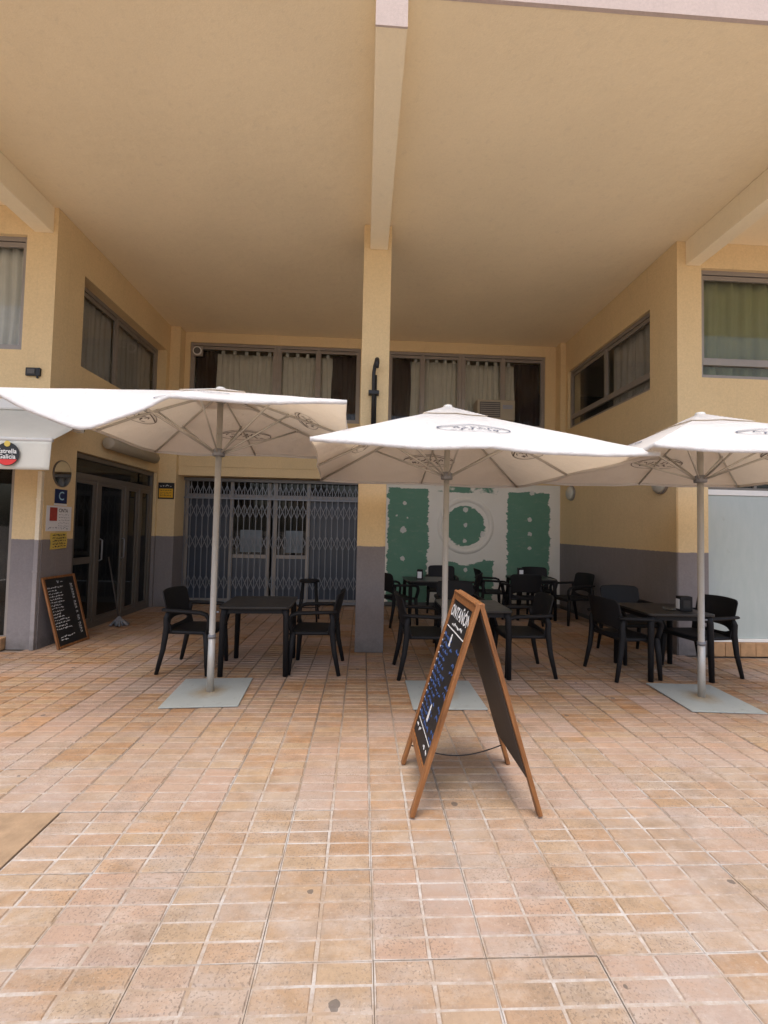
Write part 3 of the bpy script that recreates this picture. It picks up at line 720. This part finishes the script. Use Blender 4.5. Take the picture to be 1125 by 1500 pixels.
# ------------------------------------------------------------------ sandwich board
S = thing('sandwich_board', 'wooden A-frame chalkboard sign standing open on the paving', 'sign', (.63, 2.625, 0))
def board_panel(foot_x, top_x, sgn):
    H = 1.115; ez_ = Vector((top_x-foot_x, 0, H)); L_ = ez_.length; ez_.normalize(); ex_ = Vector((0, -sgn, 0)); ey_ = ez_.cross(ex_)
    M_ = Matrix((ex_, ey_, ez_)).transposed().to_4x4(); M_.translation = (foot_x, 0, 0); return M_, L_
for sgn, fx, tx in ((1, -.352, -.012), (-1, .352, .018)):
    M_, L_ = board_panel(fx, tx, sgn)
    hw = .28; mb = MB()
    for s in (-1, 1):
        u0_, u1_ = (-hw, -hw+.042) if s < 0 else (hw-.042, hw)
        mb = MB(); mb.box(u0_, u1_, -.003, .022, .008, L_); mb.build('side_rail', 'wood', S, mat=M_, bevel=.003)
    mb = MB(); mb.box(-hw+.042, hw-.042, -.002, .021, L_-.055, L_-.001); mb.build('top_rail', 'wood', S, mat=M_, bevel=.003)
    mb = MB(); mb.box(-hw+.042, hw-.042, -.002, .021, .20, .245); mb.build('bottom_rail', 'wood', S, mat=M_, bevel=.003)
    mb = MB(); mb.box(-hw+.04, hw-.04, .006, .012, .243, L_-.053); pn = mb.build('chalkboard', 'slate', S, mat=M_)
    mb = MB(); mb.box(-hw+.02, hw-.02, .0225, .0265, .215, L_-.02); mb.build('backing_board', 'hardboard', S, mat=M_)
    if sgn > 0:
        mb = MB(); text_mesh(mb, 'ONTAÑÓN', .098, 0, L_-.125, .0045, sx=.92, bold=.002); mb.ribbon([(-.22, L_-.225), (.22, L_-.225)], .006, .0035, .0055)
        scribble(mb, -.11, .13, L_-.192, .022, .006, .0035, .0055, 4); mb.build('heading', 'chalk', pn)
        mb = MB()
        for k, z in enumerate([L_-.285-.042*i for i in range(13)]):
            scribble(mb, -.225+.01*(k % 2), -.225+rnd.uniform(.20, .34), z, .026, .0075, .0035, .0055, 20+k)
            if k % 3 != 1: scribble(mb, .14, .215, z-.01, .024, .007, .0035, .0055, 60+k)
        tag(mb.build('chalk_lines', 'bluechalk', pn), None, None, None, 'stuff')
        mb = MB()
        for k in range(13): mb.disc(-.226, L_-.285-.042*k, .005, .005, .003, .0052, 8)
        mb.prism([(-.05, L_-.32), (-.02, L_-.32), (-.024, L_-.27), (-.03, L_-.245), (-.04, L_-.245), (-.046, L_-.27)], .003, .005)
        mb.prism([(-.02, .40), (.015, .40), (.01, .47), (.0, .50), (-.008, .50), (-.015, .47)], .003, .005)
        mb.ribbon([(-.2, .345), (.2, .345)], .004, .0035, .0055); scribble(mb, -.2, -.08, .30, .045, .008, .0035, .0055, 90); scribble(mb, .08, .2, .29, .05, .009, .0035, .0055, 91)
        mb.build('chalk_marks', 'chalk', pn)
mb = MB(); mb.box(-.022, .03, -.275, .275, 1.098, 1.112); mb.build('hinge_strip', 'wood', S, bevel=.003)
ch = MB(); pts = [(-.305+.61*t, .245, .13-.07*math.sin(math.pi*t)) for t in [i/24 for i in range(25)]]; ch.tube(pts, .0035, 6); ch.build('chain', 'iron', S)

# leaning menu board
fb, tb = Vector((-3.52, 5.69, 0)), Vector((-3.765, 5.69, .84))
ez_ = (tb-fb); L_ = ez_.length; ez_.normalize(); ex_ = Vector((.07, 1, 0)).normalized(); ey_ = ez_.cross(ex_).normalized(); ez2 = ex_.cross(ey_)
M_ = Matrix((ex_, ey_, ez2)).transposed().to_4x4(); M_.translation = fb
S = thing('menu_board', 'black chalk menu board with pine frame leaning on the left wall', 'sign'); S.matrix_world = M_
hw = .265
for s in (-1, 1):
    u0_, u1_ = (-hw, -hw+.03) if s < 0 else (hw-.03, hw)
    mb = MB(); mb.box(u0_, u1_, -.004, .02, .004, L_); mb.build('side_rail', 'wood', S, bevel=.003)
for z0_, z1_ in ((.004, .032), (L_-.028, L_)):
    mb = MB(); mb.box(-hw+.03, hw-.03, -.003, .019, z0_, z1_); mb.build('cross_rail', 'wood', S, bevel=.003)
mb = MB(); mb.box(-hw+.025, hw-.025, .006, .014, .03, L_-.026); pn = mb.build('chalkboard', 'slate', S)
mb = MB(); scribble(mb, -.05, .05, L_-.07, .035, .005, .0035, .0055, 200)
for k in range(15): scribble(mb, -.215, -.215+rnd.uniform(.12, .25), L_-.14-k*.036, .017, .0048, .0035, .0055, 210+k)
scribble(mb, -.18, .05, .13, .02, .005, .0035, .0055, 240); scribble(mb, -.18, -.07, .095, .018, .005, .0035, .0055, 241)
z = L_-.12; rr = random.Random(3)
while z > .12:
    x = .165; mb.ribbon([(x-.015, z), (x+.018, z+rr.uniform(-.006, .006)), (x+.014, z-.016), (x-.014, z-.018+rr.uniform(-.004, .004))], .0045, .0035, .0055); z -= .034 if rr.random() < .8 else .06
mb.build('chalk_writing', 'chalk', pn)

# ------------------------------------------------------------------ things fixed on the walls
O = thing('oval_mirror', 'small oval mirror on the wall above the blue plaque', 'mirror'); O.matrix_world = at(XL, 5.71, 2.107, LW)
mb = MB(); mb.disc(0, 0, .165, .168, -.014, -.001, 48); mb.build('rim', 'bronze', O)
mb = MB(); mb.disc(0, 0, .155, .158, -.018, -.0145, 48); mb.build('mirror_glass', 'mirror', O)
O = thing('plaque', 'dark blue plaque with a pale letter C below the oval mirror', 'plaque'); O.matrix_world = at(XL, 5.71, 1.823, LW)
mb = MB(); mb.box(-.108, .108, -.012, -.001, -.088, .088); mb.build('panel', 'blueplaque', O, bevel=.003)
mb = MB(); mb.box(-.11, .11, -.01, -.001, -.115, -.092); mb.build('lower_strip', 'paper', O)
mb = MB(); text_mesh(mb, 'C', .15, 0, 0, -.0128, bold=.001); mb.build('letter', 'bluewhite', O)
O = thing('poster', 'white printed poster with a red picture above the yellow note', 'poster'); O.matrix_world = at(XL, 5.70, 1.545, LW)
mb = MB(); mb.box(-.225, .225, -.004, -.001, -.155, .155); mb.build('sheet', 'paper', O)
mb = MB(); mb.box(-.17, -.04, -.0055, -.0045, -.03, .135); mb.build('picture', 'redprint', O)
mb = MB(); text_mesh(mb, 'CINTA', .062, .07, .10, -.0052, sx=.9, bold=.001); mb.build('heading', 'ink', O)
mb = MB()
for k in range(5): scribble(mb, -.01, .19, .05-.035*k, .016, .004, -.0055, -.0045, 300+k)
scribble(mb, -.19, .17, -.12, .026, .006, -.0055, -.0045, 310); mb.build('small_print', 'greyink', O)
O = thing('paper_note', 'yellow handwritten note stuck over the dado line', 'note'); O.matrix_world = at(XL, 5.705, 1.27, LW) @ Matrix.Rotation(R(-2), 4, 'Y')
mb = MB(); mb.grid(8, 6, lambda u, v: (-.15+.30*u, -.005-.008*math.sin(3*u+4*v)**2, -.10+.20*v)); mb.build('sheet', 'yellowpaper', O, solid=.001)
mb = MB()
for k in range(5): scribble(mb, -.12, .12, .07-.035*k, .02, .006, -.0185, -.0165, 330+k)
mb.build('handwriting', 'ink', O)
O = thing('alarm_sign', 'black and yellow sign on the pier left of the folding gate', 'sign'); O.matrix_world = at(-3.635, 8.30, 2.12)
mb = MB(); mb.box(-.145, .145, -.012, -.001, -.15, .15); mb.build('panel', 'black_print', O, bevel=.003)
mb = MB(); mb.box(-.125, .125, -.0145, -.0125, -.125, .04); mb.build('yellow_field', 'yellow_print', O)
mb = MB()
for k in range(3): scribble(mb, -.10, .10, .005-.045*k, .02, .006, -.0165, -.015, 350+k)
mb.build('field_print', 'ink', O)
mb = MB(); scribble(mb, -.11, .11, .095, .03, .008, -.0145, -.0125, 360); mb.build('heading_print', 'paper', O)
O = thing('awning_housing', 'long beige rounded housing above the glazed entrance', 'housing'); O.matrix_world = at(XL, 7.2, 2.655, LW)
mb = MB(); mb.tube([(-.72, -.11, 0), (-.70, -.11, 0), (.70, -.11, 0), (.72, -.11, 0)], [.075, .09, .09, .075], 20); mb.build('casing', 'rolled', O, smooth=True)
for u in (-.55, .55):
    mb = MB(); mb.box(u-.03, u+.03, -.11, -.001, -.03, .10); mb.build('bracket', 'white', O)
O = thing('security_camera', 'small grey camera box high on the left wall above the mirror', 'camera'); O.matrix_world = at(XL, 5.66, 2.69, LW)
mb = MB(); mb.box(-.03, .03, -.10, -.001, -.02, .03); mb.build('bracket', 'white', O)
mb = MB(); mb.box(-.09, .15, -.19, -.10, -.045, .045); mb.build('housing', 'white', O, bevel=.01)
mb = MB(); mb.tube([(.15, -.145, 0), (.185, -.145, 0)], .03, 14); mb.build('lens', 'black', O, smooth=True)
O = thing('junction_box', 'small dark weathered box on the left pier under the eaves', 'box'); O.matrix_world = at(-3.985, YC, 3.29)
mb = MB(); mb.box(-.085, .085, -.03, -.001, -.05, .05); mb.build('case', 'iron', O, bevel=.008)
mb = MB(); mb.box(-.06, .03, -.04, -.031, -.03, .03); mb.build('lid', 'dark', O, bevel=.004)
mb = MB(); mb.tube([(.05, -.02, -.05), (.055, -.02, -.075)], .012, 8); mb.build('gland', 'iron', O)
for lb, yy, zz, sc in (('round opal wall lamp near the patched plasterboard wall', 8.29, 2.27, .145), ('round opal wall lamp close to the right pier', 5.72, 2.20, .15)):
    O = thing('wall_lamp', lb, 'lamp', group='round wall lamps on the right wall'); O.matrix_world = at(XR-(.013 if yy < 6 else .001), yy, zz, RW)
    mb = MB(); mb.disc(0, 0, sc, sc, -.03, -.001, 40); mb.build('base_ring', 'alu', O, bevel=.006)
    mb = MB(); prof = [(sc*.90, 0), (sc*.85, .03), (sc*.6, .055), (.01, .068)]
    mb.lathe(prof, (0, 0, 0), 32); mb.v = [(x, -.031-z, y) for x, y, z in mb.v]; mb.build('diffuser', 'lamp', O, smooth=True)
O = thing('iron_bracket', 'black wrought iron hook bracket fixed on the central column', 'bracket'); O.matrix_world = at(.085, YC, 0)
mb = MB(); mb.tube([(0, -.06, 2.78), (0, -.06, 3.42), (.012, -.07, 3.50), (.03, -.10, 3.545), (.035, -.15, 3.55), (.035, -.18, 3.50), (.035, -.18, 3.44)], [.022, .022, .024, .028, .03, .03, .022], 10); mb.build('rod', 'iron', O, smooth=True)
mb = MB(); mb.tube([(.03, -.035, 2.78), (.03, -.035, 3.40)], .012, 8); mb.build('conduit', 'iron', O, smooth=True)
mb = MB(); mb.box(-.06, .07, -.085, -.001, 3.15, 3.20); mb.build('clamp', 'iron', O, bevel=.006)
mb = MB(); mb.lathe([(.006, 0), (.012, .012), (.012, .05), (.006, .055)], (-4.9, 6.7, 2.13), 12)
tag(mb.build('light_bulb', 'bulb', smooth=True), 'small lit bulb seen through the glazed entrance', 'lamp')

# ------------------------------------------------------------------ chairs and tables
def make_chair():
    T = thing('armchair', 'x', 'chair', group='black resin armchairs on the terrace')
    yb = lambda u, z: .185+(z-.42)*.24-.055*(u/.25)**2
    def side(u): return .245+.0
    nu = 24; lo, hi = [], []
    mb = MB()
    def strip(zl, zh, rows):
        for f_ in (0, 1):
            pass
        base = len(mb.v); th = .016
        vs_ = []; fs = []
        for face in (0, 1):
            for j in range(rows+1):
                for i in range(nu+1):
                    u = -.245+.49*i/nu; z = zl(u)+(zh(u)-zl(u))*j/rows
                    vs_.append((u*(1+.06*(z-.43)), yb(u, z)+(th if face else 0), z))
        W_ = nu+1; H_ = (rows+1)*W_
        for j in range(rows):
            for i in range(nu):
                a = j*W_+i; fs.append((a, a+1, a+W_+1, a+W_)); a += H_; fs.append((a, a+W_, a+W_+1, a+1))
        for i in range(nu):
            fs.append((i, H_+i, H_+i+1, i+1)); a = rows*W_+i; fs.append((a, a+1, H_+a+1, H_+a))
        for j in range(rows):
            a = j*W_; fs.append((a, a+W_, H_+a+W_, H_+a)); a = j*W_+nu; fs.append((a, H_+a, H_+a+W_, a+W_))
        mb.add(vs_, fs)
    el = lambda u: .82*math.sqrt(max(0, 1-(u/.19)**2))
    ztop = lambda u: .83-.012*(u/.245)**2-(.03*max(0, (abs(u)-.205)/.04)**2)
    strip(lambda u: .495+.045*el(u), ztop, 8)
    mb.build('backrest', 'black', T, smooth=True, bevel=.004)
    mb = MB(); strip(lambda u: .405, lambda u: .495-.042*el(u)-.0005, 2); mb.build('rear_rail', 'black', T, smooth=True, bevel=.004)
    mb = MB()
    def seat(u, v):
        x = (-.245+.49*u)*(1.0-.04*v); y = -.255+.445*v
        if v < .12: z = .43-.02*(1-v/.12)**2
        else: z = .43
        z -= .014*math.sin(math.pi*u)*math.sin(math.pi*min(1, v*1.05)); return (x, y-.015*math.cos(math.pi*(u-.5))*(1-v), z)
    mb.grid(14, 14, seat); o = mb.build('seat', 'black', T, smooth=True); d = o.modifiers.new('solid', 'SOLIDIFY'); d.thickness = .03; d.offset = -1
    for s in (-1, 1):
        mb = MB(); mb.tube([(s*.236, .165, .64), (s*.252, .19, .56), (s*.247, .185, .46), (s*.25, .21, .25), (s*.262, .265, 0)], [.022, .028, .031, .027, .020], 10, (1, .85)); mb.build('leg', 'black', T, smooth=True)
        mb = MB(); mb.tube([(s*.238, -.215, .43), (s*.25, -.23, .25), (s*.258, -.245, 0)], [.032, .028, .021], 10, (1, .9)); mb.build('leg', 'black', T, smooth=True)
        mb = MB(); pts = [(s*.25, .225, .640), (s*.272, .12, .638), (s*.28, -.05, .632), (s*.278, -.17, .626), (s*.272, -.225, .605), (s*.264, -.248, .56), (s*.252, -.243, .50), (s*.24, -.222, .42)]
        mb.tube(pts, [.025, .028, .030, .031, .031, .030, .029, .029], 10, (1, .66)); mb.build('armrest', 'black', T, smooth=True)
    return T
proto = make_chair(); first = [True]
def chair(label, x, y, face, dz=0):
    global proto
    o = proto if first[0] else copy_tree(proto); first[0] = False
    o.location = (x, y, .002); o.rotation_euler = (0, 0, R(face)); o['label'] = label; return o
def make_table():
    T = thing('terrace_table', 'x', 'table', group='dark square terrace tables')
    mb = MB(); p = []; r_ = .05; h_ = .355
    for cx, cy, a0 in ((1, 1, 0), (-1, 1, 90), (-1, -1, 180), (1, -1, 270)):
        for k in range(7):
            a = R(a0+15*k); p.append((cx*(h_-r_)+r_*math.cos(a), cy*(h_-r_)+r_*math.sin(a)))
    n = len(p); mb.add([(a, b, .672) for a, b in p]+[(a, b, .695) for a, b in p], [tuple(reversed(range(n))), tuple(range(n, 2*n))]+[(k, (k+1) % n, n+(k+1) % n, n+k) for k in range(n)])
    mb.build('table_top', 'tabletop', T, bevel=.004)
    mb = MB(); mb.frame(-.31, .31, -.31, .31, .62, .6715, .02); mb.v = [(x, z, y) for x, y, z in mb.v]; mb.f = [tuple(reversed(f)) for f in mb.f]; mb.build('apron', 'black', T)
    for sx in (-1, 1):
        for sy in (-1, 1):
            mb = MB(); mb.tube([(sx*.295, sy*.295, .671), (sx*.312, sy*.312, .60), (sx*.32, sy*.32, 0)], [.04, .032, .026], 12); mb.build('leg', 'black', T, smooth=True)
    return T
tproto = make_table(); tfirst = [True]
def table(label, x, y, rz=0):
    o = tproto if tfirst[0] else copy_tree(tproto); tfirst[0] = False
    o.location = (x, y, .002); o.rotation_euler = (0, 0, R(rz)); o['label'] = label; return o
table('dark table behind the pole of the left parasol', -1.08, 4.86, 2)
table('dark table directly behind the wooden sandwich board', 1.20, 4.82, -1)
table('dark table at the right with a glass ashtray and napkin holder', 3.30, 4.77, -1)
table('dark table against the green patches right of the central column', 1.06, 7.30, 3)
table('dark table in the far right corner by the plasterboard wall', 3.0, 7.80, -2)
chair('black armchair left of the left parasol pole, its back to the entrance', -1.75, 4.82, 86)
chair('black armchair in front of the central column facing left', -.47, 4.84, -92)
chair('black armchair left of the sandwich board facing right', .645, 4.71, 91)
chair('black armchair right of the sandwich board facing left', 1.76, 4.79, -92)
chair('black armchair behind the table of the sandwich board, facing the square', 1.25, 5.68, 3)
chair('black armchair at the right table nearest to the sandwich board', 2.83, 4.72, 97)
chair('black armchair against the grey dado behind the right table', 3.37, 5.47, -2)
chair('black armchair in front of the pale shutter at the right table', 3.76, 4.80, -84)
chair('black armchair just right of the central column with its back to us', .55, 7.12, 118)
chair('black armchair against the left green patch facing the square', 1.48, 8.22, -8)
chair('black armchair behind the middle parasol pole facing left', 1.66, 7.18, -112)
chair('black armchair in profile in front of the lower green patch', 2.32, 7.95, 88)
chair('black armchair with its back to us at the far right table', 2.66, 7.28, 176)
chair('black armchair against the right green patch facing the square', 3.32, 8.28, -4)
chair('black armchair in profile beside the grey dado in the far corner', 3.55, 7.35, -82)
ST = thing('bar_stool', 'tall black stool standing in front of the folding gate', 'stool', (-.85, 7.25, 0))
mb = MB(); mb.lathe([(.15, .62), (.165, .63), (.165, .65), (.15, .66)], (0, 0, 0), 24); mb.build('seat', 'black', ST, smooth=True)
for sx in (-1, 1):
    for sy in (-1, 1):
        mb = MB(); mb.tube([(sx*.10, sy*.10, .625), (sx*.15, sy*.15, 0)], .014, 8); mb.build('leg', 'black', ST, smooth=True)
mb = MB(); mb.tube([(.135*math.cos(t/16*6.283)*1.35, .135*math.sin(t/16*6.283)*1.35, .24) for t in range(17)], .008, 6, cap=False); mb.build('foot_ring', 'black', ST, smooth=True)
def holder(label, x, y, rz):
    T = thing('napkin_holder', label, 'napkin holder', (x, y, .6975), R(rz), 'black napkin holders')
    mb = MB(); mb.box(-.07, .0555, -.045, .045, 0, .155); mb.build('case', 'black', T, bevel=.006)
    for s in (-1, 1):
        mb = MB(); mb.box(s*.0555, s*.0585, -.034, .034, .02, .125) if s > 0 else mb.box(-.0735, -.0705, -.034, .034, .02, .125); mb.build('napkins', 'paper', T)
    mb = MB(); mb.box(-.04, .03, -.0475, -.0455, .03, .115); mb.build('emblem_panel', 'iron', T)
holder('black napkin holder beside the ashtray on the right table', 3.47, 4.63, -8)
holder('black napkin holder on the table right of the central column', .95, 7.28, 78)
holder('black napkin holder on the table in the far right corner', 2.86, 7.92, 84)
mb = MB(); mb.lathe([(.05, 0), (.06, .004), (.064, .035), (.057, .035), (.048, .01), (.01, .008)], (3.30, 4.63, .6975), 20)
tag(mb.build('ashtray', 'clear', smooth=True), 'clear glass ashtray on the right table', 'ashtray')
MO = thing('mop', 'grey cotton mop leaning beside the glazed entrance', 'mop', (-3.55, 6.72, 0))
mb = MB(); mb.tube([(0, 0, .10), (-.22, .06, 1.0)], .010, 8); mb.build('handle', 'hardboard', MO, smooth=True)
hd = MB(); rr = random.Random(11)
for k in range(46):
    a = rr.uniform(0, 6.28); q = rr.uniform(.05, .15)
    hd.tube([(0, 0, .14), (.05*math.cos(a), .05*math.sin(a), .09), (q*math.cos(a), q*math.sin(a), .015)], .008, 5)
hd.build('head', 'greyfab', MO, smooth=True)
